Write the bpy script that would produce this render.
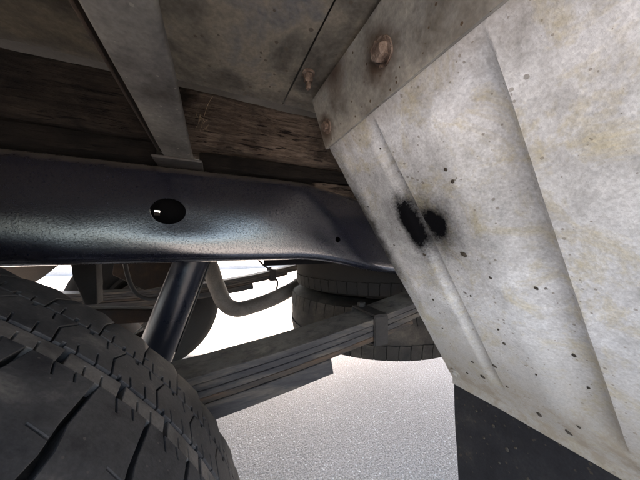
import bpy, bmesh, math, random
from mathutils import Vector, Matrix, noise
random.seed(7)
R = math.radians
scene = bpy.context.scene
col = scene.collection
for o in list(bpy.data.objects): bpy.data.objects.remove(o)

# ------------------------------------------------------------------ camera
CZ = 0.762                       # lens height above the road
cam = bpy.data.cameras.new('camera'); camo = bpy.data.objects.new('camera', cam); col.objects.link(camo)
cam.sensor_fit = 'HORIZONTAL'; cam.sensor_width = 36.0; cam.lens = 36.0 * 240 / 640
cam.clip_start = 0.005; cam.clip_end = 1500
cam.shift_y = 5 / 640.0
camo.location = (0, 0, CZ); camo.rotation_euler = (R(90), 0, R(-24.04))
scene.camera = camo

# ------------------------------------------------------------------ light
SUN_EL, SUN_AZ = 54.0, 84.0      # azimuth of the sun measured from +X towards +Y
world = bpy.data.worlds.new('World'); scene.world = world; world.use_nodes = True
wn = world.node_tree.nodes; wl = world.node_tree.links
sky = wn.new('ShaderNodeTexSky'); sky.sky_type = 'NISHITA'; sky.sun_disc = False
sky.sun_elevation = R(SUN_EL); sky.sun_rotation = R(90 - SUN_AZ); sky.dust_density = 4.0
bg = wn['Background']; bg.inputs['Strength'].default_value = 0.15
wl.new(sky.outputs[0], bg.inputs[0])
sd = bpy.data.lights.new('sun', 'SUN'); sd.energy = 2.0; sd.angle = R(0.5); sd.color = (1.0, 0.95, 0.87)
so = bpy.data.objects.new('sun', sd); col.objects.link(so)
d = Vector((math.cos(R(SUN_EL)) * math.cos(R(SUN_AZ)), math.cos(R(SUN_EL)) * math.sin(R(SUN_AZ)), math.sin(R(SUN_EL))))
so.rotation_euler = d.to_track_quat('Z', 'Y').to_euler()
so.location = d * 20
vs = scene.view_settings
vs.view_transform = 'Standard'; vs.look = 'None'; vs.gamma = 1.0; vs.use_curve_mapping = False
vs.exposure = 3.38
vs.use_white_balance = True; vs.white_balance_temperature = 7050; vs.white_balance_tint = 11
scene.render.engine = 'CYCLES'
scene.cycles.max_bounces = 6; scene.cycles.diffuse_bounces = 4; scene.cycles.glossy_bounces = 3

# ------------------------------------------------------------------ materials
def lin(c):
    return tuple((x / 255 / 12.92 if x / 255 <= 0.04045 else ((x / 255 + 0.055) / 1.055) ** 2.4) for x in c) + (1,)

class NT:
    def __init__(s, name):
        s.m = bpy.data.materials.new(name); s.m.use_nodes = True
        s.t = s.m.node_tree; s.n = s.t.nodes; s.b = s.n['Principled BSDF']
        s.geo = s.n.new('ShaderNodeNewGeometry')
    def link(s, a, b): s.t.links.new(a, b)
    def pos(s, scale=(1, 1, 1), rot=(0, 0, 0), loc=(0, 0, 0)):
        mp = s.n.new('ShaderNodeMapping'); mp.vector_type = 'POINT'
        mp.inputs['Scale'].default_value = scale; mp.inputs['Rotation'].default_value = rot; mp.inputs['Location'].default_value = loc
        s.link(s.geo.outputs['Position'], mp.inputs[0]); return mp.outputs[0]
    def noise(s, vec, scale, detail=6, rough=0.6, dist=0.0):
        x = s.n.new('ShaderNodeTexNoise'); x.inputs['Scale'].default_value = scale; x.inputs['Detail'].default_value = detail
        x.inputs['Roughness'].default_value = rough; x.inputs['Distortion'].default_value = dist
        s.link(vec, x.inputs['Vector']); return x.outputs['Fac']
    def voro(s, vec, scale, feat='F1', rnd=1.0):
        x = s.n.new('ShaderNodeTexVoronoi'); x.feature = feat; x.inputs['Scale'].default_value = scale
        x.inputs['Randomness'].default_value = rnd
        s.link(vec, x.inputs['Vector']); return x.outputs['Distance']
    def ramp(s, fac, stops):
        x = s.n.new('ShaderNodeValToRGB'); e = x.color_ramp.elements
        while len(e) < len(stops): e.new(0.5)
        for i, (p, c) in enumerate(stops):
            e[i].position = p
            e[i].color = c if isinstance(c, tuple) else (c, c, c, 1)
        s.link(fac, x.inputs[0]); return x.outputs[0]
    def mix(s, fac, a, b, mode='MIX'):
        x = s.n.new('ShaderNodeMix'); x.data_type = 'RGBA'; x.blend_type = mode
        for sock, v in ((x.inputs[0], fac), (x.inputs[6], a), (x.inputs[7], b)):
            if isinstance(v, (int, float)): sock.default_value = v if sock.type == 'VALUE' else (v, v, v, 1)
            elif isinstance(v, tuple): sock.default_value = v
            else: s.link(v, sock)
        return x.outputs[2]
    def math(s, op, a, b=None, c=None, clamp=False):
        x = s.n.new('ShaderNodeMath'); x.operation = op; x.use_clamp = clamp
        for i, v in enumerate((a, b, c)):
            if v is None: continue
            if isinstance(v, (int, float)): x.inputs[i].default_value = v
            else: s.link(v, x.inputs[i])
        return x.outputs[0]
    def xyz(s):
        x = s.n.new('ShaderNodeSeparateXYZ'); s.link(s.geo.outputs['Position'], x.inputs[0]); return x.outputs
    def bump(s, h, strength, dist=0.002, prev=None):
        x = s.n.new('ShaderNodeBump'); x.inputs['Strength'].default_value = strength; x.inputs['Distance'].default_value = dist
        s.link(h, x.inputs['Height'])
        if prev is not None: s.link(prev, x.inputs['Normal'])
        return x.outputs[0]
    def out(s, color, rough=0.6, normal=None, metallic=0.0, spec=0.5, coat=0.0):
        for k, v in (('Base Color', color), ('Roughness', rough), ('Metallic', metallic), ('Specular IOR Level', spec), ('Coat Weight', coat)):
            if v is None: continue
            if isinstance(v, (int, float)): s.b.inputs[k].default_value = v
            elif isinstance(v, tuple): s.b.inputs[k].default_value = v
            else: s.link(v, s.b.inputs[k])
        if normal is not None: s.link(normal, s.b.inputs['Normal'])
        return s.m

def grime(name, stops, scale=8, rough=(0.5, 0.85), bump=0.4, bscale=120, bdist=0.001, stretch=(1, 1, 1),
          speck=None, spec=0.4, metallic=0.0, dist=0.3, halos=(), dust=None):
    t = NT(name); p = t.pos(stretch)
    n1 = t.noise(p, scale, 5, 0.65, dist)
    c = t.ramp(n1, stops)
    n2 = t.noise(p, bscale, 2, 0.7)
    c = t.mix(0.35, c, t.mix(1.0, c, t.ramp(n2, [(0.3, 0.45), (0.7, 1.35)]), 'MULTIPLY'))
    if speck:
        sc, th, scol = speck
        v = t.voro(p, sc)
        vn = t.noise(p, sc * 0.23, 3)
        m = t.math('LESS_THAN', v, t.math('MULTIPLY', vn, th))
        c = t.mix(m, c, scol)
    if dust:
        sx = t.n.new('ShaderNodeSeparateXYZ'); t.link(t.geo.outputs['Normal'], sx.inputs[0])
        c = t.mix(t.math('MULTIPLY', t.ramp(sx.outputs[2], [(0.5, 0.0), (0.9, 1.0)]), t.ramp(t.noise(t.pos(), 26, 5, 0.75), [(0.36, 0.1), (0.58, 1.0)])), c, dust)
    for hx, hy, hz, hr in halos:
        vd = t.n.new('ShaderNodeVectorMath'); vd.operation = 'DISTANCE'; vd.inputs[1].default_value = (hx, hy, hz)
        t.link(t.geo.outputs['Position'], vd.inputs[0])
        q = t.math('ADD', t.math('DIVIDE', vd.outputs['Value'], hr), t.math('MULTIPLY', t.math('SUBTRACT', n1, 0.5), 1.6))
        c = t.mix(t.ramp(q, [(0.35, 0.85), (1.0, 0.0)]), c, (0.085, 0.048, 0.026, 1))
    r = t.ramp(n1, [(0.3, rough[0]), (0.7, rough[1])])
    nm = t.bump(t.math('ADD', n2, t.math('MULTIPLY', n1, 1.5)), bump, bdist)
    return t.out(c, r, nm, metallic, spec)

M = {}
M['bed'] = grime('bed_steel', [(0.32, (0.13, 0.115, 0.098, 1)), (0.45, (0.32, 0.285, 0.23, 1)), (0.56, (0.54, 0.47, 0.36, 1)), (0.68, (0.32, 0.315, 0.315, 1))], 9, (0.55, 0.9), 0.5, 160, 0.001, speck=(60, 0.28, (0.24, 0.20, 0.15, 1)))
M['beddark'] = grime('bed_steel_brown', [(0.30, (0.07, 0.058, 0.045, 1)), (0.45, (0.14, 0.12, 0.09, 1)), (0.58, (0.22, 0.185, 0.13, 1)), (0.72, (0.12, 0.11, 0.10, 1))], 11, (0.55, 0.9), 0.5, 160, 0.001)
M['deck'] = grime('deck_steel', [(0.3, (0.025, 0.023, 0.021, 1)), (0.7, (0.05, 0.045, 0.038, 1))], 6)
M['cross'] = grime('cross_steel', [(0.34, (0.09, 0.08, 0.068, 1)), (0.48, (0.20, 0.188, 0.172, 1)), (0.64, (0.31, 0.29, 0.255, 1))], 14, (0.45, 0.8), 0.35, 200, 0.0008, speck=(75, 0.22, (0.36, 0.33, 0.28, 1)))
M['brace'] = grime('brace_steel', [(0.28, (0.14, 0.12, 0.09, 1)), (0.43, (0.29, 0.275, 0.24, 1)), (0.56, (0.43, 0.405, 0.345, 1)), (0.70, (0.30, 0.30, 0.295, 1))], 12, (0.45, 0.8), 0.45, 180, 0.001, speck=(80, 0.25, (0.11, 0.075, 0.045, 1)), halos=((0.180, 0.232, CZ + 0.224, 0.034), (0.184, 0.385, CZ + 0.208, 0.030), (0.165, 0.32, CZ + 0.262, 0.05)))
M['rust'] = grime('rust', [(0.30, (0.05, 0.03, 0.02, 1)), (0.5, (0.18, 0.125, 0.092, 1)), (0.70, (0.34, 0.265, 0.21, 1))], 70, (0.7, 0.95), 0.9, 380, 0.002)
M['darkrust'] = grime('dark_rust', [(0.3, (0.010, 0.006, 0.004, 1)), (0.55, (0.030, 0.018, 0.011, 1)), (0.8, (0.070, 0.042, 0.023, 1))], 22, (0.7, 0.95), 0.6, 200, 0.001)
M['spring'] = grime('spring_steel', [(0.32, (0.014, 0.014, 0.018, 1)), (0.5, (0.050, 0.047, 0.046, 1)), (0.66, (0.13, 0.11, 0.088, 1))], 16, (0.5, 0.85), 0.5, 150, 0.001, stretch=(0.35, 1.4, 2.2))
M['springtop'] = grime('spring_dust', [(0.32, (0.018, 0.018, 0.022, 1)), (0.5, (0.065, 0.060, 0.057, 1)), (0.64, (0.16, 0.135, 0.105, 1))], 16, (0.55, 0.9), 0.5, 150, 0.001, stretch=(0.35, 1.4, 2.2), dust=(0.17, 0.155, 0.135, 1))
M['springrust'] = grime('spring_rust', [(0.34, (0.022, 0.020, 0.019, 1)), (0.5, (0.06, 0.046, 0.035, 1)), (0.64, (0.11, 0.070, 0.044, 1))], 16, (0.6, 0.9), 0.5, 150, 0.001, stretch=(0.4, 1, 3))
M['pipe'] = grime('exhaust_steel', [(0.3, (0.12, 0.105, 0.09, 1)), (0.6, (0.21, 0.185, 0.155, 1)), (0.8, (0.28, 0.25, 0.21, 1))], 11, (0.5, 0.8), 0.3, 160)
M['tank'] = grime('tank_steel', [(0.3, (0.05, 0.037, 0.028, 1)), (0.6, (0.10, 0.078, 0.062, 1)), (0.8, (0.15, 0.12, 0.097, 1))], 7, (0.6, 0.9), 0.4)
M['bracket'] = grime('bracket_steel', [(0.3, (0.020, 0.019, 0.018, 1)), (0.6, (0.038, 0.034, 0.031, 1)), (0.8, (0.06, 0.05, 0.042, 1))], 11, (0.5, 0.85), 0.4)
M['cast'] = grime('drum_iron', [(0.3, (0.02, 0.018, 0.017, 1)), (0.7, (0.06, 0.05, 0.042, 1))], 11, (0.5, 0.85), 0.4)
M['rubber'] = grime('tyre_rubber', [(0.34, (0.018, 0.018, 0.021, 1)), (0.47, (0.048, 0.047, 0.048, 1)), (0.58, (0.068, 0.065, 0.064, 1)), (0.72, (0.17, 0.155, 0.138, 1))], 24, (0.6, 0.85), 0.35, 420, 0.0007, speck=(130, 0.2, (0.09, 0.082, 0.072, 1)), spec=0.35)
M['groove'] = grime('tyre_groove', [(0.3, (0.012, 0.011, 0.010, 1)), (0.6, (0.028, 0.025, 0.022, 1)), (0.8, (0.055, 0.048, 0.04, 1))], 13, (0.8, 0.95), 0.4, 300, spec=0.2)
M['dustrubber'] = grime('dusty_rubber', [(0.3, (0.065, 0.060, 0.056, 1)), (0.5, (0.135, 0.123, 0.112, 1)), (0.7, (0.19, 0.173, 0.156, 1))], 25, (0.6, 0.85), 0.35, 350, 0.0007, spec=0.3)
M['sparerubber'] = grime('spare_rubber', [(0.32, (0.012, 0.011, 0.010, 1)), (0.5, (0.034, 0.030, 0.025, 1)), (0.68, (0.085, 0.072, 0.057, 1))], 8, (0.7, 0.92), 0.4, 220, spec=0.25)
M['sparedark'] = grime('spare_dark_rubber', [(0.3, (0.011, 0.010, 0.009, 1)), (0.55, (0.019, 0.017, 0.015, 1)), (0.75, (0.032, 0.028, 0.023, 1))], 8, (0.7, 0.92), 0.4, 220, spec=0.25)
M['flap'] = grime('flap_rubber', [(0.28, (0.016, 0.0165, 0.020, 1)), (0.5, (0.032, 0.032, 0.036, 1)), (0.66, (0.048, 0.046, 0.046, 1)), (0.78, (0.12, 0.105, 0.085, 1))], 16, (0.5, 0.8), 0.4, 220, 0.001, speck=(70, 0.3, (0.075, 0.062, 0.048, 1)), spec=0.4)
M['sidewall'] = grime('sidewall_rubber', [(0.3, (0.009, 0.009, 0.009, 1)), (0.6, (0.017, 0.016, 0.015, 1)), (0.8, (0.03, 0.027, 0.024, 1))], 9, (0.6, 0.85), 0.3, 200, spec=0.3)
M['cavity'] = grime('cavity_shade', [(0.3, (0.003, 0.003, 0.0035, 1)), (0.7, (0.005, 0.005, 0.006, 1))], 9, (0.8, 0.95), 0.2, spec=0.1)  # near-black colour standing in for the shade inside the rail
M['straw'] = grime('straw', [(0.3, (0.12, 0.08, 0.045, 1)), (0.7, (0.26, 0.20, 0.12, 1))], 60)

def asphalt():
    t = NT('asphalt'); p = t.pos()
    v = t.voro(p, 120); n = t.noise(p, 185, 4, 0.78); big = t.noise(p, 1.6, 4)
    c = t.ramp(n, [(0.34, (0.135, 0.122, 0.112, 1)), (0.48, (0.325, 0.296, 0.272, 1)), (0.64, (0.555, 0.51, 0.473, 1))])
    pale = t.math('LESS_THAN', t.voro(p, 70), t.math('MULTIPLY', t.noise(p, 33, 2), 0.33))
    c = t.mix(pale, c, (0.62, 0.60, 0.58, 1))
    c = t.mix(1.0, c, t.ramp(big, [(0.3, 0.88), (0.7, 1.1)]), 'MULTIPLY')
    nm = t.bump(t.math('ADD', t.math('MULTIPLY', v, -1.2), n), 0.7, 0.0018)
    return t.out(c, 0.85, nm, 0, 0.3)
M['asphalt'] = asphalt()

def paint():
    t = NT('rail_paint'); p = t.pos()
    n = t.noise(p, 5, 6); f = t.noise(p, 330, 4, 0.7); mid = t.noise(p, 85, 4, 0.65)
    c = t.ramp(n, [(0.3, (0.004, 0.0045, 0.010, 1)), (0.55, (0.006, 0.007, 0.014, 1)), (0.75, (0.010, 0.011, 0.017, 1))])
    pit = t.math('LESS_THAN', t.voro(p, 95), t.math('MULTIPLY', t.noise(p, 21, 2), 0.22))
    c = t.mix(pit, c, (0.004, 0.004, 0.005, 1))
    # road dust on the raw top and bottom folds
    z = t.xyz()[2]
    r = t.ramp(mid, [(0.3, 0.19), (0.7, 0.24)])
    gr_ = t.ramp(t.noise(p, 420, 3, 0.8), [(0.38, 1.0), (0.52, 0.0)])
    r = t.mix(t.math('MULTIPLY', gr_, 0.75), r, 0.30)
    r = t.mix(pit, r, 0.9)
    t.link(t.math('SUBTRACT', 0.95, t.math('MULTIPLY', gr_, 0.7)), t.b.inputs['Coat Weight'])
    h = t.math('ADD', t.math('MULTIPLY', f, 1.3), t.math('MULTIPLY', mid, 0.35))
    h = t.math('SUBTRACT', h, t.math('MULTIPLY', pit, 0.8))
    nm = t.bump(h, 0.09, 0.0016)
    sx = t.n.new('ShaderNodeSeparateXYZ'); t.link(t.geo.outputs['Normal'], sx.inputs[0])
    dm_ = t.math('MULTIPLY', t.ramp(sx.outputs[2], [(0.35, 0.0), (0.8, 0.85)]), t.ramp(mid, [(0.35, 0.3), (0.6, 1.0)]))
    c = t.mix(dm_, c, (0.10, 0.085, 0.068, 1)); r = t.mix(dm_, r, 0.9)
    t.b.inputs['Coat Roughness'].default_value = 0.17; t.b.inputs['Coat IOR'].default_value = 1.95; t.link(nm, t.b.inputs['Coat Normal'])
    return t.out(c, r, nm, 0, 0.5, None)
M['paint'] = paint()
def gloss():
    t = NT('shock_paint'); p = t.pos(); n = t.noise(p, 14, 6)
    c = t.ramp(n, [(0.3, (0.008, 0.010, 0.017, 1)), (0.7, (0.017, 0.019, 0.028, 1))])
    return t.out(c, t.ramp(n, [(0.3, 0.25), (0.7, 0.42)]), t.bump(t.noise(p, 200, 3), 0.12), 0, 0.35)
M['gloss'] = gloss()

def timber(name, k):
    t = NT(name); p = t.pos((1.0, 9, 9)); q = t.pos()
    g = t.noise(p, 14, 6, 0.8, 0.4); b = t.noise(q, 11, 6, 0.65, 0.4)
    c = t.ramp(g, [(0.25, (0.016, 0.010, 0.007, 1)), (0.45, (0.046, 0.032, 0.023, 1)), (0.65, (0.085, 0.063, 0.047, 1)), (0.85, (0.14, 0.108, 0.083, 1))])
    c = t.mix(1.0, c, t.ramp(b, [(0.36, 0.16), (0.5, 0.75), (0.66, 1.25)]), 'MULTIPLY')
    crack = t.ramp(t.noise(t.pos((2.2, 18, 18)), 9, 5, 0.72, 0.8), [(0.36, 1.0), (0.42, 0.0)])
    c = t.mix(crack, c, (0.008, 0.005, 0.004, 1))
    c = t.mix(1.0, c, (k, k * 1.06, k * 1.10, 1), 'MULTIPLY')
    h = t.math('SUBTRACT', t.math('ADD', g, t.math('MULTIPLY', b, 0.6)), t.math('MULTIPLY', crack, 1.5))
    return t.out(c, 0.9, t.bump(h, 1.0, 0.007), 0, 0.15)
M['timber'] = timber('rotten_timber', 1.8); M['blacktimber'] = timber('black_packer_timber', 0.22); M['shadetimber'] = timber('shaded_timber', 0.40)  # the last copy carries the shade of the left side in its colour

PO = Vector((0.189, 0, CZ + 0.1935)); PD = Vector((0.555, 0, -0.8325)); PN = Vector((-0.8325, 0, -0.555))  # splash plate frame
def galv():
    t = NT('galvanised_sheet'); p = t.pos()
    big = t.noise(p, 5.5, 6, 0.6, 0.4); mid = t.noise(p, 34, 6, 0.7); f = t.noise(p, 300, 4, 0.7)
    c = t.ramp(mid, [(0.30, (0.46, 0.465, 0.46, 1)), (0.5, (0.63, 0.64, 0.64, 1)), (0.70, (0.77, 0.785, 0.79, 1))])
    yel = t.ramp(t.noise(t.pos((1, 1, 1), (0, 0, 0), (3, 1, 7)), 17, 5, 0.78, 0.5), [(0.50, 0.0), (0.66, 0.7)])
    c = t.mix(yel, c, (0.53, 0.475, 0.31, 1))
    c = t.mix(1.0, c, t.ramp(big, [(0.3, 0.84), (0.65, 1.1)]), 'MULTIPLY')
    c = t.mix(1.0, c, t.ramp(f, [(0.3, 0.78), (0.7, 1.2)]), 'MULTIPLY')
    X, Y, Z = t.xyz()
    tt = t.math('ADD', t.math('MULTIPLY', t.math('SUBTRACT', X, PO.x), PD.x), t.math('MULTIPLY', t.math('SUBTRACT', Z, PO.z), PD.z))
    # mud splashes: a sparse set of drops with ragged outlines
    warp = t.math('MULTIPLY', t.math('SUBTRACT', t.noise(p, 120, 3), 0.5), 0.5)
    v = t.math('ADD', t.voro(p, 42), warp)
    gate = t.noise(p, 17, 2, 0.5)
    drop = t.math('LESS_THAN', v, t.math('MULTIPLY', t.math('SUBTRACT', gate, 0.62), 1.0))
    c = t.mix(t.math('MULTIPLY', drop, 0.85), c, (0.10, 0.085, 0.065, 1))
    v2 = t.math('ADD', t.voro(p, 120), warp)
    drop2 = t.math('LESS_THAN', v2, t.math('MULTIPLY', t.math('SUBTRACT', t.noise(p, 29, 2), 0.42), 0.9))
    c = t.mix(t.math('MULTIPLY', drop2, 0.6), c, (0.17, 0.14, 0.10, 1))
    # rust wash creeping out from under the angle brace
    wash = t.math('MULTIPLY', t.ramp(t.math('ADD', tt, t.math('MULTIPLY', t.math('SUBTRACT', mid, 0.5), 0.05)), [(0.0, 0.75), (0.05, 0.0)]), t.ramp(big, [(0.35, 0.4), (0.6, 1.0)]))
    c = t.mix(wash, c, (0.24, 0.185, 0.12, 1))
    # dried mud along the lower fold
    low = t.math('MULTIPLY', t.ramp(tt, [(0.36, 0.0), (0.58, 0.92)]), t.ramp(mid, [(0.3, 0.45), (0.6, 1.0)]))
    c = t.mix(low, c, (0.27, 0.225, 0.16, 1))
    # black overspray from when the frame rail was painted
    wob = t.math('MULTIPLY', t.math('SUBTRACT', t.noise(p, 38, 4), 0.5), 0.9)
    fz = t.math('MULTIPLY', t.math('SUBTRACT', f, 0.5), 0.35)
    def blot(t0, y0, at, ay, soft, k):
        # rotated a little so the blot leans along the bead
        a = t.math('DIVIDE', t.math('SUBTRACT', tt, t0), at); b = t.math('DIVIDE', t.math('SUBTRACT', Y, y0), ay)
        dd = t.math('SQRT', t.math('ADD', t.math('MULTIPLY', a, a), t.math('MULTIPLY', b, b)))
        dd = t.math('ADD', t.math('ADD', dd, t.math('MULTIPLY', wob, 0.85)), fz)
        return t.math('MULTIPLY', t.ramp(t.math('MULTIPLY', dd, 0.5), [(0.5 - soft, 1.0), (0.5 + soft, 0.0)]), k)
    ink = t.math('MAXIMUM', blot(0.194, 0.300, 0.066, 0.0285, 0.24, 1.0), blot(0.198, 0.2560, 0.054, 0.036, 0.32, 1.0))
    ink = t.math('MAXIMUM', ink, blot(0.185, 0.31, 0.085, 0.10, 0.45, 0.62))
    ink = t.math('MAXIMUM', ink, blot(0.20, 0.408, 0.17, 0.034, 0.30, 0.92))
    c = t.mix(ink, c, (0.006, 0.006, 0.007, 1))
    r = t.ramp(mid, [(0.3, 0.5), (0.7, 0.72)])
    r = t.mix(t.math('MAXIMUM', yel, ink), r, 0.7)
    h = t.math('ADD', t.math('ADD', t.math('MULTIPLY', mid, 0.8), f), t.math('MULTIPLY', t.math('MAXIMUM', drop, drop2), 1.2))
    nm = t.bump(h, 0.40, 0.0014)
    return t.out(c, r, nm, 0.0, t.math('MULTIPLY', t.math('SUBTRACT', 1.0, ink), 0.45))
M['galv'] = galv()

# ------------------------------------------------------------------ mesh helpers
def smooth(me, angle=35):
    for p in me.polygons: p.use_smooth = True
    bm = bmesh.new(); bm.from_mesh(me)
    for e in bm.edges:
        e.smooth = not (len(e.link_faces) == 2 and e.calc_face_angle(0) > R(angle))
    bm.to_mesh(me); bm.free()

def obj(name, bm, m, parent=None, sm=35, label=None):
    if isinstance(bm, bmesh.types.BMesh):
        bmesh.ops.recalc_face_normals(bm, faces=bm.faces)
        me = bpy.data.meshes.new(name); bm.to_mesh(me); bm.free()
        if sm: smooth(me, sm)
    else: me = bm
    if m is not None and not me.materials: me.materials.append(M[m])
    o = bpy.data.objects.new(name, me); col.objects.link(o)
    if parent: o.parent = parent
    if label: o['label'] = label
    return o

def quad_box(bm, x0, x1, y0, y1, z0, z1):
    v = [bm.verts.new((x, y, z)) for z in (z0, z1) for y in (y0, y1) for x in (x0, x1)]
    for f in ((0, 2, 3, 1), (4, 5, 7, 6), (0, 1, 5, 4), (2, 6, 7, 3), (0, 4, 6, 2), (1, 3, 7, 5)):
        bm.faces.new([v[i] for i in f])
    return v

def box(x0, x1, y0, y1, z0, z1, bev=0.0, seg=2):
    bm = bmesh.new(); quad_box(bm, x0, x1, y0, y1, z0, z1)
    if bev: bmesh.ops.bevel(bm, geom=bm.edges[:], offset=bev, segments=seg, affect='EDGES', profile=0.5)
    return bm

def rough_box(x0, x1, y0, y1, z0, z1, step, amp, freq=(6, 30, 30), seed=0, bev=0.006):
    bm = box(x0, x1, y0, y1, z0, z1, bev, 2)
    n = int((x1 - x0) / step)
    for i in range(1, n):
        bmesh.ops.bisect_plane(bm, geom=bm.verts[:] + bm.edges[:] + bm.faces[:], plane_co=(x0 + (x1 - x0) * i / n, 0, 0), plane_no=(1, 0, 0))
    for ax, a, b in ((1, y0, y1), (2, z0, z1)):
        n = max(2, int((b - a) / step))
        for i in range(1, n):
            co = [0, 0, 0]; co[ax] = a + (b - a) * i / n; no = [0, 0, 0]; no[ax] = 1
            bmesh.ops.bisect_plane(bm, geom=bm.verts[:] + bm.edges[:] + bm.faces[:], plane_co=co, plane_no=no)
    bm.normal_update()
    for v in bm.verts:
        p = Vector((v.co.x * freq[0] + seed, v.co.y * freq[1], v.co.z * freq[2]))
        k = noise.noise(p) + 0.5 * noise.noise(p * 2.3) + 0.3 * noise.noise(p * 5.1)
        v.co += v.normal * amp * (k - 0.2)
    return bm

def prism(pts, axis, a, b, bev=0.0):
    """polygon in the two other axes, extruded from a to b along axis"""
    bm = bmesh.new()
    def P(u, w, t):
        return {0: (t, u, w), 1: (u, t, w), 2: (u, w, t)}[axis]
    lo = [bm.verts.new(P(u, w, a)) for u, w in pts]; hi = [bm.verts.new(P(u, w, b)) for u, w in pts]
    bm.faces.new(lo); bm.faces.new(hi[::-1]); n = len(pts)
    for i in range(n): bm.faces.new((lo[i], lo[(i + 1) % n], hi[(i + 1) % n], hi[i]))
    if bev: bmesh.ops.bevel(bm, geom=bm.edges[:], offset=bev, segments=2, affect='EDGES', profile=0.5)
    return bm

def spline(pts, n):
    pts = [Vector(p) for p in pts]; P = [2 * pts[0] - pts[1]] + pts + [2 * pts[-1] - pts[-2]]; out = []
    for i in range(1, len(P) - 2):
        for k in range(n):
            t = k / n; a, b, c, e = P[i - 1:i + 3]
            out.append(0.5 * ((2 * b) + (c - a) * t + (2 * a - 5 * b + 4 * c - e) * t * t + (3 * b - a - 3 * c + e) * t ** 3))
    out.append(pts[-1]); return out

def tube(pts, r, seg=20, bm=None, cap=True):
    bm = bm or bmesh.new(); pts = [Vector(p) for p in pts]
    t0 = (pts[1] - pts[0]).normalized(); up = t0.orthogonal().normalized(); rings = []
    for i, p in enumerate(pts):
        t = (pts[min(i + 1, len(pts) - 1)] - pts[max(i - 1, 0)]).normalized()
        up = (up - t * up.dot(t)).normalized(); w = t.cross(up)
        rr = r(i / (len(pts) - 1)) if callable(r) else r
        rings.append([bm.verts.new(p + (up * math.cos(a) + w * math.sin(a)) * rr) for a in [2 * math.pi * k / seg for k in range(seg)]])
    for A, B in zip(rings, rings[1:]):
        for k in range(seg): bm.faces.new((A[k], A[(k + 1) % seg], B[(k + 1) % seg], B[k]))
    if cap: bm.faces.new(rings[0][::-1]); bm.faces.new(rings[-1])
    return bm

def lathe_y(prof, seg, closed=True, bm=None):
    """profile (radius, y) spun about the y axis; parts of revolution with the axis through the origin"""
    bm = bm or bmesh.new(); rings = []
    for k in range(seg):
        a = 2 * math.pi * k / seg
        rings.append([bm.verts.new((r * math.cos(a), y, r * math.sin(a))) for r, y in prof])
    n = len(prof)
    for k in range(seg):
        A, B = rings[k], rings[(k + 1) % seg]
        for i in range(n if closed else n - 1): bm.faces.new((A[i], A[(i + 1) % n], B[(i + 1) % n], B[i]))
    return bm

def empty(name, loc=(0, 0, 0), parent=None):
    o = bpy.data.objects.new(name, None); col.objects.link(o); o.location = loc; o.empty_display_size = 0.1
    if parent: o.parent = parent
    return o
def tag(o, label, cat=None, group=None, kind=None):
    if label: o['label'] = label
    if cat: o['category'] = cat
    if group: o['group'] = group
    if kind: o['kind'] = kind
    return o

def hexbolt(parent, name, loc, axis, r=0.009, h=0.008, washer=0.015, shank=0.0, m='rust', nut=False):
    bm = bmesh.new()
    def ring(rad, z, n, ph=0.0): return [bm.verts.new((rad * math.cos(2 * math.pi * k / n + ph), rad * math.sin(2 * math.pi * k / n + ph), z)) for k in range(n)]
    def cyl(rad, z0, z1, n, ph=0, ch=0.0):
        A = ring(rad, z0, n, ph); B = ring(rad, z1 - ch, n, ph); rows = [A, B]
        if ch: rows.append(ring(rad - ch, z1, n, ph))
        for P_, Q in zip(rows, rows[1:]):
            for k in range(n): bm.faces.new((P_[k], P_[(k + 1) % n], Q[(k + 1) % n], Q[k]))
        bm.faces.new(A[::-1]); bm.faces.new(rows[-1])
    z = 0
    if washer: cyl(washer, -0.001, 0.0028, 20, 0, 0.0008); z = 0.0028
    cyl(r, z, z + h, 6, random.random(), 0.0015)
    z += h
    if nut: cyl(r * 0.97, z + 0.0008, z + h, 6, random.random(), 0.0015); z += h
    if shank: cyl(r * 0.55, z - 0.001, z + shank, 12, 0, 0.001)
    bmesh.ops.subdivide_edges(bm, edges=[e for e in bm.edges if e.calc_length() > 0.004], cuts=1, use_grid_fill=True)
    for v in bm.verts:
        k = noise.noise_vector(v.co * 160 + Vector((loc[0] * 50, loc[1] * 70, loc[2] * 30)))
        v.co += k * r * 0.11
    o = obj(name, bm, m, parent, 40)
    o.matrix_local = Matrix.Translation(loc) @ Vector(axis).to_track_quat('Z', 'Y').to_matrix().to_4x4()
    return o

# ================================================================== ground
bm = bmesh.new(); S = 600
vs_ = [bm.verts.new(p) for p in ((-S, -S, 0), (S, -S, 0), (S, S, 0), (-S, S, 0))]; bm.faces.new(vs_)
g = obj('ground', bm, 'asphalt', None, 0); g['kind'] = 'structure'

bm = prism([(8.0, 0.0), (8.01, 0.115), (8.03, 0.13), (8.30, 0.13), (8.30, -0.05), (8.0, -0.05)], 0, -60, 60)
M['kerb'] = grime('kerb_concrete', [(0.3, (0.25, 0.24, 0.22, 1)), (0.7, (0.40, 0.385, 0.36, 1))], 3, (0.8, 0.95), 0.4, 90, 0.003)
obj('kerb', bm, 'kerb', None, 0)['kind'] = 'structure'

# ================================================================== truck
truck = tag(empty('truck', (0, 0, 0)), 'underside of an old truck with black frame rail, leaf springs and wheel arch', 'truck')
MID = 1.015                       # centre line of the truck in y
def W(z): return CZ + z           # heights below are given from the lens level

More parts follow.
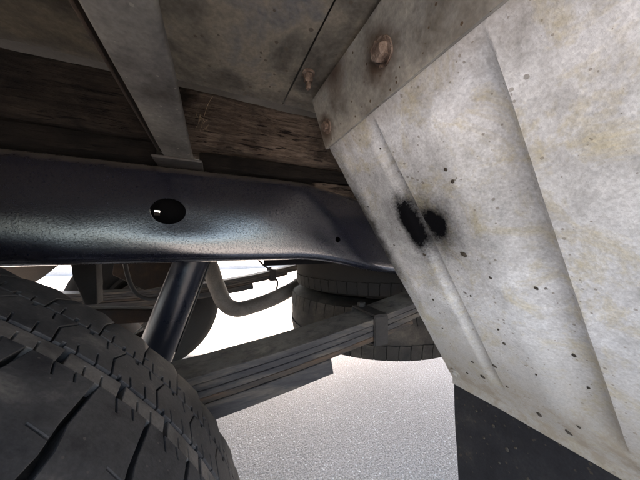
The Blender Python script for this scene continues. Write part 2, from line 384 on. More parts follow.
# ---- load bed: deck, sheets, timber, cross member
deck = obj('bed_deck', box(-2.4, 2.3, -0.27, 2.30, W(0.300), W(0.34), 0.004), 'deck', truck)
def sheet(x0, x1, z, seed):
    bm = bmesh.new(); nx, ny = max(6, int((x1 - x0) / 0.02)), 36; y0, y1 = -0.262, 0.452
    g = [[bm.verts.new((x0 + (x1 - x0) * i / nx, y0 + (y1 - y0) * j / ny,
          W(z) + 0.0035 * noise.noise(Vector((seed + 5 * (x0 + (x1 - x0) * i / nx), 6 * (y0 + (y1 - y0) * j / ny), 0))))) for j in range(ny + 1)] for i in range(nx + 1)]
    # turned-up inner edge
    for i in range(nx + 1):
        p = g[i][-1].co
        g[i].append(bm.verts.new(p + Vector((0, 0.004, 0.002)))); g[i].append(bm.verts.new(p + Vector((0, 0.005, 0.006))))
    for i in range(nx):
        for j in range(ny + 2): bm.faces.new((g[i][j], g[i + 1][j], g[i + 1][j + 1], g[i][j + 1]))
    r = bmesh.ops.solidify(bm, geom=bm.faces[:], thickness=0.003)
    return bm
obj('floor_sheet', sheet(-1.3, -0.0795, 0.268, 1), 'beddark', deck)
obj('floor_sheet', sheet(-0.0785, 0.1215, 0.270, 4), 'bed', deck)
obj('floor_sheet', sheet(0.1240, 0.62, 0.271, 9), 'bed', deck)
arch = [(-2.4, -0.30), (-0.94, -0.30), (-0.90, -0.12), (-0.80, 0.00), (-0.62, 0.11), (-0.38, 0.15), (-0.12, 0.165), (0.10, 0.20), (0.26, 0.23), (0.40, 0.22), (0.50, 0.15), (0.57, 0.0), (0.60, -0.15), (0.61, -0.30), (2.3, -0.30), (2.3, 0.42), (-2.4, 0.42)]
side = obj('added_skirt', prism([(x, W(z)) for x, z in arch], 1, -0.300, -0.272, 0.0), 'deck', truck)  # unseen skirt, added and shaped to steer daylight into the wheel well
obj('side_board', prism([(2.302, W(0.287)), (2.33, W(0.287)), (2.33, W(0.42)), (2.302, W(0.42))], 0, -2.4, 2.3, 0.004), 'deck', truck)

t1 = obj('timber_sill', rough_box(-1.3, -0.083, 0.458, 0.53, W(0.172), W(0.262), 0.014, 0.004, (7, 40, 34), 2), 'shadetimber', truck, 50, 'rotten timber sill with painted-in shade on top of the frame rail')
obj('packer', rough_box(-1.3, -0.083, 0.468, 0.53, W(0.1395), W(0.170), 0.014, 0.003, (7, 40, 40), 5, 0.004), 'blacktimber', t1, 50)
t2 = obj('timber_sill', rough_box(-0.066, 0.60, 0.458, 0.53, W(0.168), W(0.266), 0.010, 0.0045, (10, 44, 38), 12), 'timber', truck, 50, 'splintered brown timber sill beside the grey cross member')
obj('packer', rough_box(-0.022, 0.60, 0.470, 0.53, W(0.1395), W(0.166), 0.012, 0.003, (9, 40, 40), 15, 0.004), 'blacktimber', t2, 50)

obj('packer', rough_box(0.20, 0.60, 0.478, 0.528, W(0.030), W(0.1380), 0.012, 0.003, (9, 40, 40), 25, 0.004), 'timber', t2, 50)
# cross member: inverted channel, its closed face towards the road
bm = bmesh.new(); prof = [(-0.0725, 0.262), (-0.0725, 0.146), (-0.072, 0.1437), (-0.070, 0.1425), (-0.0325, 0.1425), (-0.0305, 0.1437), (-0.030, 0.146), (-0.030, 0.150)]
N = 46; rows = []
for j in range(N + 1):
    y = -0.268 + (0.476 + 0.268) * j / N
    rows.append([bm.verts.new((x + 0.0012 * noise.noise(Vector((y * 9, x * 20, 1))), y, W(z) + 0.0012 * noise.noise(Vector((y * 11, x * 30, 5))))) for x, z in prof])
for A, B in zip(rows, rows[1:]):
    for i in range(len(prof) - 1): bm.faces.new((A[i], A[i + 1], B[i + 1], B[i]))
bmesh.ops.solidify(bm, geom=bm.faces[:], thickness=0.004)
cm = obj('cross_member', bm, 'cross', truck, 50, 'pale grey steel cross member running out over the frame rail')
obj('foot_plate', rough_box(-0.088, -0.016, 0.448, 0.520, W(0.1375), W(0.1425), 0.012, 0.0008, (20, 40, 40), 3, 0.0015), 'bracket', cm)
bm = prism([(-0.0805, W(0.265)), (-0.0775, W(0.265)), (-0.0775, W(0.1485)), (-0.0805, W(0.1485))], 1, -0.26, 0.452, 0.0008)
obj('flange', bm, 'darkrust', cm)

# ---- frame rail
def rail_dz(x):
    if x < 0.15: return 0.0
    u = min((x - 0.15) / 0.30, 1.0); s = u * u * (3 - 2 * u)
    return -0.044 * s - max(0, x - 0.45) * 0.10
def make_rail(y0, sgn, name, label, hole):
    prof = []; rr = 0.017; zt, zb = 0.137, -0.030; fl = 0.058
    prof.append((fl, zt))
    for k in range(7):
        a = math.pi / 2 * k / 6; prof.append((rr - rr * math.sin(a), zt - rr + rr * math.cos(a)))
    nz = 14
    for k in range(1, nz):
        q = k / nz; prof.append((0.0, zt - rr + (zb - zt + 2 * rr) * q))
    for k in range(7):
        a = math.pi / 2 * k / 6; prof.append((rr - rr * math.cos(a), zb + rr - rr * math.sin(a)))
    prof.append((fl, zb))
    xs = [-1.5 + 0.1 * i for i in range(10)] + [-0.5 + 0.02 * i for i in range(58)] + [0.70 + 0.1 * i for i in range(7)]
    bm = bmesh.new(); rows = []
    for x in xs:
        row = []
        for yy, z in prof:
            wav = 1.25 * max(0.0, z - 0.012) ** 2 + 0.0008 * noise.noise(Vector((x * 7, z * 14, 3))) + 0.0007 * noise.noise(Vector((x * 23, z * 30, 8)))
            # the pressed web stands a little proud low down, which catches the light
            amp = 0.0003 + 0.0030 * math.exp(-((x + 0.045) / 0.07) ** 2) + 0.0016 * math.exp(-((x - 0.24) / 0.07) ** 2)
            bul = amp * math.exp(-((z - 0.002) / 0.024) ** 2) if yy < 0.004 else 0
            row.append(bm.verts.new((x, y0 + sgn * (yy + wav - bul), W(z + rail_dz(x)))))
        rows.append(row)
    for A, B in zip(rows, rows[1:]):
        for i in range(len(prof) - 1): bm.faces.new((A[i], A[i + 1], B[i + 1], B[i]))
    bmesh.ops.recalc_face_normals(bm, faces=bm.faces)
    bmesh.ops.solidify(bm, geom=bm.faces[:], thickness=0.0055)
    o = obj(name, bm, 'paint', truck, 50, label)
    if hole:
        cutters = []
        for cx, cz, rx, rz in ((-0.067, 0.0556, 0.0255, 0.0215), (0.2476, 0.0115, 0.0062, 0.0062)):
            c = bmesh.new(); lo = []; hi = []
            for k in range(40):
                a = 2 * math.pi * k / 40
                lo.append(c.verts.new((cx + rx * math.cos(a), y0 - 0.03, W(cz) + rz * math.sin(a)))); hi.append(c.verts.new((cx + rx * math.cos(a), y0 + 0.03, W(cz) + rz * math.sin(a))))
            c.faces.new(lo); c.faces.new(hi[::-1])
            for k in range(40): c.faces.new((lo[k], lo[(k + 1) % 40], hi[(k + 1) % 40], hi[k]))
            co = obj('cutter', c, 'paint', None, 0)
            md = o.modifiers.new('b', 'BOOLEAN'); md.operation = 'DIFFERENCE'; md.solver = 'EXACT'; md.object = co; cutters.append(co)
        bpy.context.view_layer.update()
        dg = bpy.context.evaluated_depsgraph_get()
        me = bpy.data.meshes.new_from_object(o.evaluated_get(dg)); o.modifiers.clear(); o.data = me
        smooth(me, 40)
        for c in cutters: bpy.data.objects.remove(c)
    return o
rail = make_rail(0.460, 1, 'frame_rail', 'black painted steel frame rail with one oval hole', True)
rail2 = make_rail(2 * MID - 0.460, -1, 'frame_rail', 'black frame rail on the far side of the truck', False)
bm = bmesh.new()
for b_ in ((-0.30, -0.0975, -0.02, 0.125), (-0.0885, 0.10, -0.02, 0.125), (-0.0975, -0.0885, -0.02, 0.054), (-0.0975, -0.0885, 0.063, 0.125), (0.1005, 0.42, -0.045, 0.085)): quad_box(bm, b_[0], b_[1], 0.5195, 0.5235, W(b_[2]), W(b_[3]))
obj('hole_backing', bm, 'cavity', rail)  # added plate behind the web so the holes look dark inside
for x in (-0.75, 0.55): obj('chassis_crossbar', box(x - 0.04, x + 0.04, 0.525, 2 * MID - 0.525, W(0.01), W(0.09), 0.008), 'bracket', truck)

# ---- splash plate behind the wheel
T0, T1 = 0.008, 0.612
def rib(y, t):
    fade = max(0.0, min(1.0, (0.565 - t) / 0.035)); fade = fade * fade * (3 - 2 * fade)
    def bead(yc, w_in, w_out, h):      # soft on the inner side, sharp crease on the outer side
        u = y - yc
        if u >= 0: q = max(0, 1 - u / w_in); return h * q * q * (3 - 2 * q)
        q = max(0, 1 + u / w_out); return h * math.sqrt(max(0, q)) if q < 1 else h
    h = bead(0.276, 0.024, 0.0050, 0.0130) + bead(0.133, 0.070, 0.0105, 0.0150) + bead(0.005, 0.05, 0.02, 0.012) + bead(-0.14, 0.05, 0.02, 0.012)
    return -h * fade
bm = bmesh.new(); nt = 90
ys = [0.402 - 0.004 * j for j in range(30)] + [0.282 - 0.0015 * j for j in range(10)] + [0.267 - 0.004 * j for j in range(32)] + [0.139 - 0.0015 * j for j in range(13)] + [0.1195 - 0.008 * j for j in range(50)]
gr = []
for i in range(nt + 1):
    t = T0 + (T1 - T0) * i / nt; row = []
    for y in ys:
        w = 0.0035 * noise.noise(Vector((t * 5, y * 6, 2))) + 0.0008 * noise.noise(Vector((t * 22, y * 22, 6)))
        e = 0.0
        if y > 0.39: e = 0.0018 * noise.noise(Vector((t * 40, 1, 1)))     # dinged inner edge
        kk = min(1.0, max(0.0, (t - 0.02) / 0.06))
        row.append(bm.verts.new(PO + PD * t + Vector((0, y + e, 0)) + PN * ((rib(y, t) + w) * kk - 0.001)))
    gr.append(row)
# folded lip at the bottom
for k, off in enumerate((Vector((0.004, 0, -0.006)), Vector((0.004, 0, -0.020)))):
    gr.append([bm.verts.new(gr[nt][j].co + off) for j in range(len(ys))])
for A, B in zip(gr, gr[1:]):
    for j in range(len(ys) - 1): bm.faces.new((A[j], A[j + 1], B[j + 1], B[j]))
# inner edge flange folded back
prev = [r_[0] for r_ in gr[:nt + 1]]
for off in (Vector((0.003, 0.0025, 0.002)), Vector((0.014, 0.0025, 0.0095))):
    cur = [bm.verts.new(v.co + off) for v in [r_[0] for r_ in gr[:nt + 1]]]
    for i in range(nt): bm.faces.new((prev[i], prev[i + 1], cur[i + 1], cur[i]))
    prev = cur
bmesh.ops.recalc_face_normals(bm, faces=bm.faces)
bmesh.ops.solidify(bm, geom=bm.faces[:], thickness=0.002)
plate = obj('splash_plate', bm, 'galv', truck, 50, 'pale galvanised splash plate with pressed beads and a black overspray mark')
# angle brace across its top
bx0, bz0, bx1, bz1 = 0.163, 0.274, 0.1935, 0.179
bm = bmesh.new(); prof = [(bx0 + 0.05, bz0 - 0.006), (bx0 + 0.008, bz0 - 0.006), (bx0 + 0.001, bz0 - 0.012), (bx1, bz1), (bx1 + 0.005, bz1 + 0.0015), (bx0 + 0.0075, bz0 - 0.010), (bx0 + 0.012, bz0 - 0.002), (bx0 + 0.05, bz0 - 0.002)]
rows = []
for j in range(41):
    y = 0.405 - 0.665 * j / 40
    rows.append([bm.verts.new((x + 0.0012 * noise.noise(Vector((y * 8, z * 20, 4))), y + (0.002 * noise.noise(Vector((x * 90, z * 90, 0))) if j == 0 else 0), W(z) + 0.0012 * noise.noise(Vector((y * 8, z * 9, 9))))) for x, z in prof])
n = len(prof)
for A, B in zip(rows, rows[1:]):
    for i in range(n): bm.faces.new((A[i], A[(i + 1) % n], B[(i + 1) % n], B[i]))
bm.faces.new(rows[0]); bm.faces.new(rows[-1][::-1])
brace = obj('angle_brace', bm, 'brace', truck, 30, 'grey rust stained angle brace bolted along the top of the splash plate')
bn = Vector((-(bz0 - bz1), 0, -(bx1 - bx0))).normalized()
def on_brace(z, y): return (bx0 + (bz0 - z) * (bx1 - bx0) / (bz0 - bz1) - 0.0005, y, W(z))
hexbolt(brace, 'bolt', on_brace(0.222, 0.222), bn, 0.0105, 0.010, 0.0155)
hexbolt(brace, 'bolt', on_brace(0.208, 0.378), bn, 0.0080, 0.007, 0.0125)
hexbolt(brace, 'bolt', on_brace(0.222, -0.05), bn, 0.0105, 0.010, 0.0155)
hexbolt(deck, 'bolt', (0.137, 0.352, W(0.270)), (0, 0, -1), 0.0075, 0.006, 0.010, 0.010, 'rust', True)
hexbolt(plate, 'bolt', tuple(PO + PD * 0.59 + Vector((0, 0.383, 0)) + PN * 0.001), PN, 0.007, 0.003, 0.011, 0, 'galv')
hexbolt(plate, 'bolt', tuple(PO + PD * 0.59 + Vector((0, 0.10, 0)) + PN * 0.001), PN, 0.009, 0.004, 0.014, 0, 'galv')

# dried mud thrown up by the wheel
M['mud'] = grime('dried_mud', [(0.3, (0.03, 0.025, 0.02, 1)), (0.7, (0.085, 0.07, 0.052, 1))], 90, (0.8, 0.95), 0.6, 400)
def splat(parent, c, nv, ud, r, seed):
    bm = bmesh.new(); wd = nv.cross(ud); n = 16; rings = []
    for q, hh in ((1.0, 0.0002), (0.8, 0.0010), (0.4, 0.0016)):
        rings.append([bm.verts.new(c + (ud * math.cos(a) * 1.1 + wd * math.sin(a) * 0.85) * r * 0.88 * q * (1 + 0.30 * noise.noise(Vector((math.cos(a) * 1.3, math.sin(a) * 1.3, seed)))) + nv * (hh + 0.0004 * noise.noise(Vector((a, q * 3, seed))))) for a in [2 * math.pi * k / n for k in range(n)]])
    for A, B in zip(rings, rings[1:]):
        for k in range(n): bm.faces.new((A[k], A[(k + 1) % n], B[(k + 1) % n], B[k]))
    bm.faces.new(rings[-1])
    obj('mud_splat', bm, 'mud', parent, 60)
for i, (t, y, r) in enumerate(((0.552, 0.308, .0055), (0.496, 0.268, .0045), (0.585, 0.224, .0055), (0.592, 0.188, .0055), (0.250, 0.231, .005), (0.253, 0.302, .0035), (0.063, 0.290, .002), (0.303, 0.162, .0028), (0.287, 0.206, .0026), (0.414, 0.151, .0032), (0.392, 0.229, .0022), (0.422, 0.230, .0030), (0.123, 0.204, .0028), (0.140, 0.202, .0030), (0.121, 0.272, .0040), (0.472, 0.148, .0026), (0.545, 0.262, .003), (0.515, 0.315, .003), (0.565, 0.345, .003), (0.47, 0.20, .002), (0.33, 0.25, .002), (0.56, 0.17, .003), (0.36, 0.335, .0025), (0.44, 0.35, .002))):
    splat(plate, PO + PD * t + Vector((0, y, 0)) + PN * (rib(y, t) + 0.0035 * noise.noise(Vector((t * 5, y * 6, 2))) + 0.0008 * noise.noise(Vector((t * 22, y * 22, 6))) - 0.0008), PN, (PD + Vector((0, random.uniform(-.8, .8), 0))).normalized(), r, i * 3.7)
# ---- mud flap hanging from the lip
bm = bmesh.new(); xb = 0.189 + 0.555 * T1 + 0.0085; zb_ = 0.1935 - 0.8325 * T1 - 0.002
gr = []
for i in range(31):
    z = zb_ - 0.31 * i / 30; row = []
    for j in range(41):
        y = 0.4005 - 0.60 * j / 40
        row.append(bm.verts.new((xb + 0.004 * noise.noise(Vector((y * 5, z * 5, 3))) * (i / 30) + 0.02 * (i / 30) ** 2, y + 0.002 * noise.noise(Vector((z * 9, 0, y))), W(z))))
    gr.append(row)
for A, B in zip(gr, gr[1:]):
    for j in range(40): bm.faces.new((A[j], A[j + 1], B[j + 1], B[j]))
bmesh.ops.solidify(bm, geom=bm.faces[:], thickness=0.005)
flap = obj('mud_flap', bm, 'flap', truck, 50, 'black rubber mud flap hanging below the splash plate')

for i, (y, dz, r) in enumerate(((0.31, -0.06, .004), (0.285, -0.09, .0045), (0.27, -0.075, .003), (0.345, -0.05, .003), (0.33, -0.10, .0035), (0.25, -0.12, .004), (0.36, -0.12, .003), (0.30, -0.13, .003))):
    splat(flap, Vector((xb - 0.0030 + 0.02 * (dz / 0.31) ** 2, y, W(zb_ + dz))), Vector((-1, 0, 0)), Vector((0, random.uniform(-.5, .5), 1)).normalized(), r, 40 + i * 2.3)
# far splash plate, only its inner edge shows
bm = bmesh.new()
a = [PO + PD * 0.0 + Vector((0, 1.64, 0)), PO + PD * 0.30 + Vector((0, 1.64, 0)), PO + PD * 0.30 + Vector((0, 2.1, 0)), PO + Vector((0, 2.1, 0))]
v = [bm.verts.new(p) for p in a]; bm.faces.new(v); bmesh.ops.solidify(bm, geom=bm.faces[:], thickness=0.003)
obj('splash_plate', bm, 'cross', truck, 30, 'short splash plate on the far side of the truck')

# ---- tyres
def notch_edge(p, q, cuts):
    """points from p to q (q left out), with slots (fraction, width, depth vector)"""
    p, q = Vector(p), Vector(q); out = [p]; L = (q - p)
    for fr, w, dv in cuts:
        h = L.normalized() * (w / 2); c = p + L * fr; dv = Vector(dv)
        out += [c - h, c - h * 0.8 + dv, c + h * 0.8 + dv, c + h]
    return out
def block_mesh(name, poly, Rf, depth, m, drop=0.0):
    """poly in (arc metres, y); wrapped on the tyre"""
    bm = bmesh.new(); top = []; bot = []
    for u, y in poly:
        for L, h in ((top, -drop), (bot, -depth)):
            r = Rf(y) + h; a = u / Rf(y)
            L.append(bm.verts.new((r * math.cos(a), y, r * math.sin(a))))
    n = len(poly)
    ft = bm.faces.new(top)
    for i in range(n): bm.faces.new((top[i], bot[i], bot[(i + 1) % n], top[(i + 1) % n]))
    es = [e for e in ft.edges]
    bmesh.ops.recalc_face_normals(bm, faces=bm.faces)
    try: bmesh.ops.bevel(bm, geom=es, offset=0.0006, segments=1, affect='EDGES', clamp_overlap=True)
    except Exception: pass
    bmesh.ops.triangulate(bm, faces=[f for f in bm.faces if len(f.verts) > 4])
    me = bpy.data.meshes.new(name); bm.to_mesh(me); bm.free(); me.materials.append(M[m]); smooth(me, 30)
    return me
def carcass(Rf, y0, y1, rim_r, gd):
    yc = (y0 + y1) / 2; h = (y1 - y0) / 2; pr = []
    for k in range(17):
        y = y0 + (y1 - y0) * k / 16; pr.append((Rf(y) - gd, y))
    r1 = Rf(y1) - gd
    for r_, dy in ((r1 - 0.012, 0.008), (r1 - 0.03, 0.014), (r1 - 0.035, 0.014), (r1 - 0.07, 0.018), (r1 - 0.11, 0.012), (rim_r + 0.02, -0.004), (rim_r + 0.008, -0.012), (rim_r, -0.03)): pr.append((r_, y1 + dy))
    for r_, dy in reversed(((r1 - 0.012, 0.008), (r1 - 0.03, 0.014), (r1 - 0.035, 0.014), (r1 - 0.07, 0.018), (r1 - 0.11, 0.012), (rim_r + 0.02, -0.004), (rim_r + 0.008, -0.012), (rim_r, -0.03))): pr.append((r_, y0 - dy))
    return lathe_y(pr, 116)
def rim_mesh(y0, y1, r, face):
    return lathe_y([(r + 0.008, y0), (r - 0.006, y0 + 0.012), (r - 0.03, y0 + 0.05), (r - 0.03, y1 - 0.05), (r - 0.006, y1 - 0.012), (r + 0.008, y1), (r - 0.01, y1 - 0.004), (r - 0.04, y1 - 0.05), (r - 0.05, face), (0.06, face + 0.02), (0.04, face + 0.02), (0.04, face), (r - 0.06, face - 0.008), (r - 0.04, y0 + 0.05), (r - 0.01, y0 + 0.004)], 48)

# near rear tyre
WX, WZ, WR = -0.356, -0.367, 0.398
ty0, ty1 = 0.078, 0.312; tyc = 0.195
def Rn(y): 
    u = abs(y - tyc) / 0.117
    return WR - 0.004 * u * u - 0.004 * max(0, u - 0.95) / 0.05
NP = 58; pitch = 2 * math.pi * WR / NP
tyre = obj('rear_tyre', carcass(Rn, ty0, ty1, 0.21, 0.010), 'groove', truck, 40, 'worn black rear tyre with chunky siped tread')
tyre.location = (WX, 0, W(WZ))
def poly(*edges):
    out = []
    for p, q, cuts in edges: out += notch_edge(p, q, cuts)
    return [tuple(v) for v in out]
P_ = pitch
rows_ = []
# inner shoulder blocks
rows_.append(('rubber', 0.0, poly(((0.0008, 0.2605), (P_ - 0.0008, 0.2595), [(0.22, 0.0012, (0.002, 0.010)), (0.47, 0.0030, (0.001, 0.006)), (0.74, 0.0012, (0.003, 0.014))]),
     ((P_ - 0.0008, 0.2595), (P_ + 0.0022, 0.284), [(0.5, 0.0024, (-0.004, 0.001))]), ((P_ + 0.0022, 0.284), (P_ - 0.0012, 0.3125), []),
     ((P_ - 0.0012, 0.3125), (0.0008, 0.3125), [(0.33, 0.0012, (0.002, -0.012)), (0.67, 0.0014, (-0.001, -0.008))]), ((0.0008, 0.3125), (0.0040, 0.284), []), ((0.0040, 0.284), (0.0008, 0.2605), []))))
# second row, staggered
o2 = 0.38 * P_
rows_.append(('rubber', 0.0, poly(((o2 + 0.0008, 0.2215), (o2 + P_ - 0.0008, 0.2210), [(0.28, 0.0012, (0.004, 0.012)), (0.62, 0.0012, (0.004, 0.010)), (0.86, 0.0028, (0.001, 0.004))]),
     ((o2 + P_ - 0.0008, 0.2210), (o2 + P_ + 0.0046, 0.240), []), ((o2 + P_ + 0.0046, 0.240), (o2 + P_ - 0.0006, 0.2580), []),
     ((o2 + P_ - 0.0006, 0.2580), (o2 + 0.0006, 0.2588), [(0.25, 0.0034, (-0.001, -0.005)), (0.58, 0.0012, (-0.004, -0.012))]), ((o2 + 0.0006, 0.2588), (o2 + 0.0062, 0.2405), []), ((o2 + 0.0062, 0.2405), (o2 + 0.0008, 0.2215), []))))
# narrow dusty rib
o3 = 0.066 * P_
rows_.append(('dustrubber', 0.0010, poly(((o3 + 0.0015, 0.2045), (o3 + P_ - 0.0032, 0.2045), [(0.33, 0.0012, (0.003, 0.010)), (0.66, 0.0012, (0.003, 0.010))]),
     ((o3 + P_ - 0.0032, 0.2045), (o3 + P_ - 0.0005, 0.2200), []), ((o3 + P_ - 0.0005, 0.2200), (o3 + 0.0035, 0.2200), []), ((o3 + 0.0035, 0.2200), (o3 + 0.0015, 0.2045), []))))
o3 = 0.436 * P_
# outer shoulder blocks: the cross groove opens towards the outside
rows_.append(('rubber', 0.0, poly(((o3 + 0.0035, 0.0780), (o3 + P_ - 0.0070, 0.0780), []), ((o3 + P_ - 0.0070, 0.0780), (o3 + P_ - 0.0040, 0.150), []), ((o3 + P_ - 0.0040, 0.150), (o3 + P_ - 0.0010, 0.166), []), ((o3 + P_ - 0.0010, 0.166), (o3 + P_ - 0.0012, 0.2030), []),
     ((o3 + P_ - 0.0012, 0.2030), (o3 + 0.0022, 0.2030), [(0.33, 0.0013, (-0.005, -0.012)), (0.66, 0.0013, (-0.004, -0.009))]),
     ((o3 + 0.0022, 0.2030), (o3 + 0.0024, 0.164), []), ((o3 + 0.0024, 0.164), (o3 + 0.0005, 0.146), [(0.55, 0.0014, (0.012, 0.002))]), ((o3 + 0.0005, 0.146), (o3 + 0.0035, 0.0780), []))))
for m, dr, pl in rows_:
    me = block_mesh('tread_block', pl, Rn, 0.0115, m, dr)
    for k in range(NP):
        o = bpy.data.objects.new('tread_block', me); col.objects.link(o); o.parent = tyre
        o.rotation_euler = (0, -2 * math.pi * (k + 0.62) / NP, 0)
rim = obj('wheel_rim', rim_mesh(0.10, 0.29, 0.21, 0.14), 'bracket', truck); rim.location = (WX, 0, W(WZ))
# far rear tyre
def Rfar(y): return 0.395 - 0.006 * (abs(y - 1.837) / 0.117) ** 2
ft_ = obj('rear_tyre', carcass(Rfar, 1.72, 1.954, 0.21, 0.0), 'sidewall', truck, 40, 'dark tyre on the far side of the axle'); ft_.location = (WX, 0, W(WZ))
fr_ = obj('wheel_rim', rim_mesh(1.735, 1.94, 0.21, 1.88), 'bracket', truck); fr_.location = (WX, 0, W(WZ))
dm = obj('brake_drum', lathe_y([(0.155, 1.70), (0.165, 1.71), (0.165, 1.80), (0.05, 1.80), (0.05, 1.69), (0.10, 1.685)], 40), 'cast', truck); dm.location = (WX, 0, W(WZ))

# ---- axle
bm = tube([(0, 0.30, 0), (0, 0.80, 0), (0, 0.84, 0), (0, 1.20, 0), (0, 1.24, 0), (0, 1.72, 0)], lambda q: 0.045, 24)
ax = obj('axle', bm, 'darkrust', truck); ax.location = (WX, 0, W(WZ))
dh = obj('differential', lathe_y([(0.02, -0.13), (0.09, -0.12), (0.135, -0.06), (0.14, 0.0), (0.135, 0.06), (0.09, 0.12), (0.02, 0.13)], 32), 'darkrust', ax); dh.location = (0, MID, 0)

# ---- leaf springs
def sp_z(x):
    u = x + 0.33
    return -0.2335 + 0.02 * u + 0.125 * u * u
def leaf(x0, x1, y0, y1, drop, th, m, name, parent, label=None, end=0.0):
    bm = bmesh.new(); n = 60; rows = []
    for i in range(n + 1):
        x = x0 + (x1 - x0) * i / n; s = (sp_z(x + 0.005) - sp_z(x - 0.005)) / 0.01; nv = Vector((-s, 0, 1)).normalized()
        b = 0.0012; ya, yb = y0, y1
        c = Vector((x, 0, W(sp_z(x)))) - nv * drop
        sec = [(ya, -b), (ya + b, 0), (yb - b, 0), (yb, -b), (yb, -th + b), (yb - b, -th), (ya + b, -th), (ya, -th + b)]
        rows.append([bm.verts.new(c + nv * (h + 0.0006 * noise.noise(Vector((x * 25, yy * 60, drop * 90)))) + Vector((0, yy + 0.0012 * noise.noise(Vector((x * 14, h * 100, drop * 50))), 0))) for yy, h in sec])
    for A, B in zip(rows, rows[1:]):
        for k in range(8): bm.faces.new((A[k], A[(k + 1) % 8], B[(k + 1) % 8], B[k]))
    bm.faces.new(rows[0]); bm.faces.new(rows[-1][::-1])
    return obj(name, bm, m, parent, 40, label)
def make_spring(y0, y1, lab):
    out = y0 if y0 < MID else y1
    s = leaf(-1.00, 0.80, y0, y1, 0, 0.0125, 'springtop', 'leaf_spring', truck, lab)
    leaf(-0.92, 0.74, y0 + .001, y1 - .001, 0.0132, 0.0120, 'spring', 'leaf', s)
    leaf(-0.80, 0.62, y0, y1, 0.0258, 0.0115, 'spring', 'leaf', s)
    leaf(-0.70, 0.435, y0 + .0012, y1 - .0012, 0.0380, 0.0110, 'springrust', 'leaf', s)
    leaf(-0.62, 0.215, y0 + .002, y1 - .002, 0.0512, 0.031, 'spring', 'leaf', s, 'thick dark helper leaf under the spring pack')
    # rebound clip
    zc = sp_z(0.345); bm = bmesh.new(); a, b = 0.326, 0.364
    for bx_ in ((a, b, y0 - 0.006, y0 - 0.0005, zc - 0.062, zc + 0.004), (a, b, y1 + 0.0005, y1 + 0.006, zc - 0.062, zc + 0.004), (a + .0006, b - .0006, y0 - 0.0055, y1 + 0.0055, zc + 0.0035, zc + 0.0075), (a + .0006, b - .0006, y0 - 0.0055, y1 + 0.0055, zc - 0.0625, zc - 0.057)):
        quad_box(bm, bx_[0], bx_[1], bx_[2], bx_[3], W(bx_[4]), W(bx_[5]))
    bmesh.ops.bevel(bm, geom=bm.edges[:], offset=0.0015, segments=2, affect='EDGES')
    obj('rebound_clip', bm, 'bracket', s)
    hexbolt(s, 'bolt', (0.345, y1 - 0.012, W(zc + 0.007)), (0, 0, 1), 0.010, 0.011, 0, 0, 'bracket')
    return s
make_spring(0.440, 0.527, 'dusty leaf spring pack beside the near tyre')
make_spring(2 * MID - 0.527, 2 * MID - 0.440, 'dark leaf spring pack on the far side of the truck')

# ---- shock absorber
tp = Vector((0.006, 0.592, W(0.10))); bt = Vector((-0.150, 0.575, W(-0.345)))
sh = obj('shock_absorber', tube([tp.lerp(bt, k / 20) for k in range(18)], lambda q: 0.034, 36), 'gloss', truck, 40, 'glossy black shock absorber tube leaning behind the frame rail')
obj('shock_body', tube([tp.lerp(bt, 0.8), tp.lerp(bt, 1.0)], lambda q: 0.028, 30), 'gloss', sh)
seam = [(tp.lerp(bt, k / 10) + Vector((0.0335, -0.004, -0.011))) for k in range(8)]
obj('weld_seam', tube(seam, 0.0016, 8), 'bracket', sh)

# ---- exhaust pipe
YE = 1.25; k_ = 1.25
px = [(-0.55, 0.02), (-0.35, 0.09), (-0.16, 0.08), (-0.06, -0.01), (-0.017, -0.064), (0.012, -0.153), (0.040, -0.222), (0.075, -0.250), (0.117, -0.253), (0.217, -0.230), (0.304, -0.196), (0.45, -0.17), (0.85, -0.16)]
pts = [(x * k_, YE + (0.12 if i > 10 else 0), W(z * k_)) for i, (x, z) in enumerate(px)]
obj('exhaust_pipe', tube(spline(pts, 8), 0.037, 24), 'pipe', truck, 60, 'dull brown exhaust tail pipe curving over the axle')

# ---- brackets, tank, hose
obj('bump_stop', prism([(-0.290, W(0.0)), (-0.243, W(0.0)), (-0.240, W(-0.09)), (-0.238, W(-0.135)), (-0.262, W(-0.135)), (-0.280, W(-0.07))], 1, 0.70, 0.735, 0.004), 'sidewall', truck)
bm = bmesh.new(); prof = []
sec = [(-1.25, 0.05), (-1.25, -0.16), (-1.18, -0.215), (-0.78, -0.215), (-0.70, -0.195), (-0.64, -0.15), (-0.575, -0.085), (-0.53, -0.04), (-0.515, 0.0), (-0.515, 0.05)]
obj('fuel_tank', prism([(x - 0.05, W(z)) for x, z in sec], 1, 1.02, 1.46, 0.012), 'tank', truck, 45, 'brown dusty fuel tank in front of the axle')
obj('axle_bracket', prism([(-0.40, W(-0.185)), (-0.13, W(-0.215)), (-0.13, W(-0.255)), (-0.40, W(-0.235))], 1, 0.93, 0.98, 0.004), 'darkrust', truck, 40, 'rusty brown bracket above the axle')
obj('axle_bracket', prism([(-0.30, W(-0.02)), (-0.12, W(-0.06)), (-0.11, W(-0.14)), (-0.22, W(-0.16)), (-0.31, W(-0.10))], 1, 1.02, 1.10, 0.004), 'darkrust', truck)
obj('axle_bracket', prism([(-0.215, W(-0.235)), (-0.150, W(-0.205)), (-0.130, W(-0.235)), (-0.135, W(-0.30)), (-0.21, W(-0.33))], 1, 0.70, 0.715, 0.002), 'darkrust', truck)
obj('brake_hose', tube(spline([(-0.196, 0.69, W(-0.27)), (-0.184, 0.69, W(-0.225)), (-0.165, 0.69, W(-0.205)), (-0.147, 0.69, W(-0.195)), (-0.150, 0.70, W(-0.225))], 8), 0.0016, 8), 'cross', truck, 60)
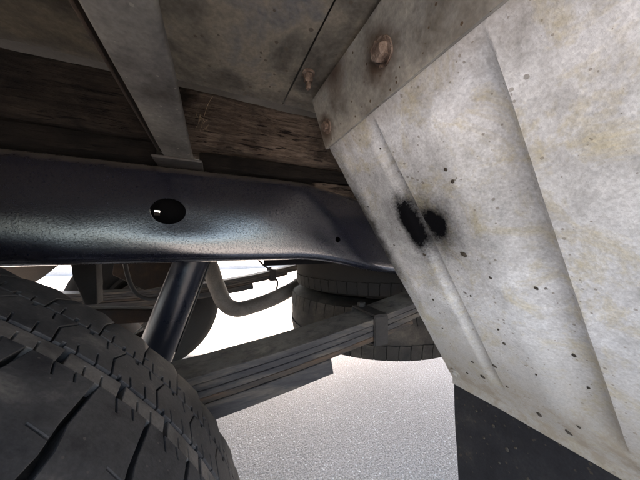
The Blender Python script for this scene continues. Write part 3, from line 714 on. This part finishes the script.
obj('brake_hose', tube(spline([(-0.20, 0.72, W(0.0)), (-0.19, 0.74, W(-0.09)), (-0.17, 0.76, W(-0.135)), (-0.13, 0.80, W(-0.15)), (-0.06, 0.9, W(-0.16))], 8), 0.005, 10), 'bracket', truck, 60)

obj('brake_cable', tube(spline([(0.20, 1.48, W(-0.02)), (0.26, 1.48, W(-0.10)), (0.33, 1.50, W(-0.155)), (0.40, 1.55, W(-0.165))], 8), 0.006, 8), 'bracket', truck, 60)
obj('brake_cable', tube(spline([(0.355, 1.50, W(-0.20)), (0.372, 1.49, W(-0.235)), (0.368, 1.49, W(-0.275)), (0.376, 1.49, W(-0.30))], 8), 0.006, 8), 'bracket', truck, 60)
# ================================================================== spare tyres slung under the bed
def spare(cx, cy, zc, Rr, half, m1, m2, np_, label, ph):
    root = tag(empty('spare_tyre', (cx, cy, W(zc - half))), label, 'tyre')
    def Rs(y):
        u = abs(y) / half
        return Rr - 0.012 * u * u
    h2 = half * 0.80
    tmp = carcass(Rs, -h2, h2, 0.205, 0.0045)
    rot = Matrix.Translation((0, 0, half)) @ Matrix.Rotation(R(90), 4, 'X')
    c = obj('carcass', tmp, m1, root, 40); c.matrix_local = rot
    p = 2 * math.pi * Rr / np_
    ra = poly(((0.0015, h2 * 0.42), (p - 0.0005, h2 * 0.38), []), ((p - 0.0005, h2 * 0.38), (p + 0.0015, h2 * 0.62), []), ((p + 0.0015, h2 * 0.62), (p - 0.0010, h2 * 1.03), []), ((p - 0.0010, h2 * 1.03), (0.002, h2 * 1.03), []), ((0.003, h2 * 1.03), (0.004, h2 * 0.55), []), ((0.004, h2 * 0.55), (0.0015, h2 * 0.42), []))
    rb = [(u + p * 0.5, -y) for u, y in ra][::-1]
    rc = [(0.001, -0.013), (p - 0.001, -0.014), (p + 0.002, 0.013), (0.004, 0.014)]
    for pl in (ra, rb):
        me = block_mesh('tread_block', pl, Rs, 0.0055, m2)
        for k in range(np_):
            o = bpy.data.objects.new('tread_block', me); col.objects.link(o); o.parent = root
            o.matrix_local = rot @ Matrix.Rotation(-2 * math.pi * (k + ph) / np_, 4, 'Y')
    r = obj('rim', rim_mesh(-half + 0.02, half - 0.02, 0.205, 0.02), 'bracket', root); r.matrix_local = rot
    return root
spare(0.705, 0.950, -0.292, 0.392, 0.100, 'sparerubber', 'sparerubber', 62, 'dusty brown spare tyre slung lowest under the bed', 0.2)
spare(0.712, 0.965, -0.100, 0.372, 0.090, 'sparedark', 'sparedark', 62, 'darker spare tyre stacked on top of the dusty one', 0.6)

# ================================================================== straw caught beside the cross member
bm = bmesh.new()
for i in range(16):
    p0 = Vector((-0.018 + random.uniform(-0.006, 0.008), 0.449 + random.uniform(-0.006, 0.004), W(0.205 + random.uniform(-0.012, 0.012))))
    dv = Vector((random.uniform(-0.3, 1), random.uniform(-1, 0.1), random.uniform(-0.7, 1))).normalized() * random.uniform(0.005, 0.012)
    tube([p0, p0 + dv * 0.5 + Vector((0, 0, random.uniform(-.003, .003))), p0 + dv], 0.0003, 5, bm)
tube(spline([(-0.014, 0.449, W(0.215)), (-0.008, 0.446, W(0.235)), (0.000, 0.444, W(0.252))], 6), 0.0004, 5, bm)
tag(obj('straw_tuft', bm, 'straw'), 'small tuft of dry straw caught between cross member and timber', 'straw')
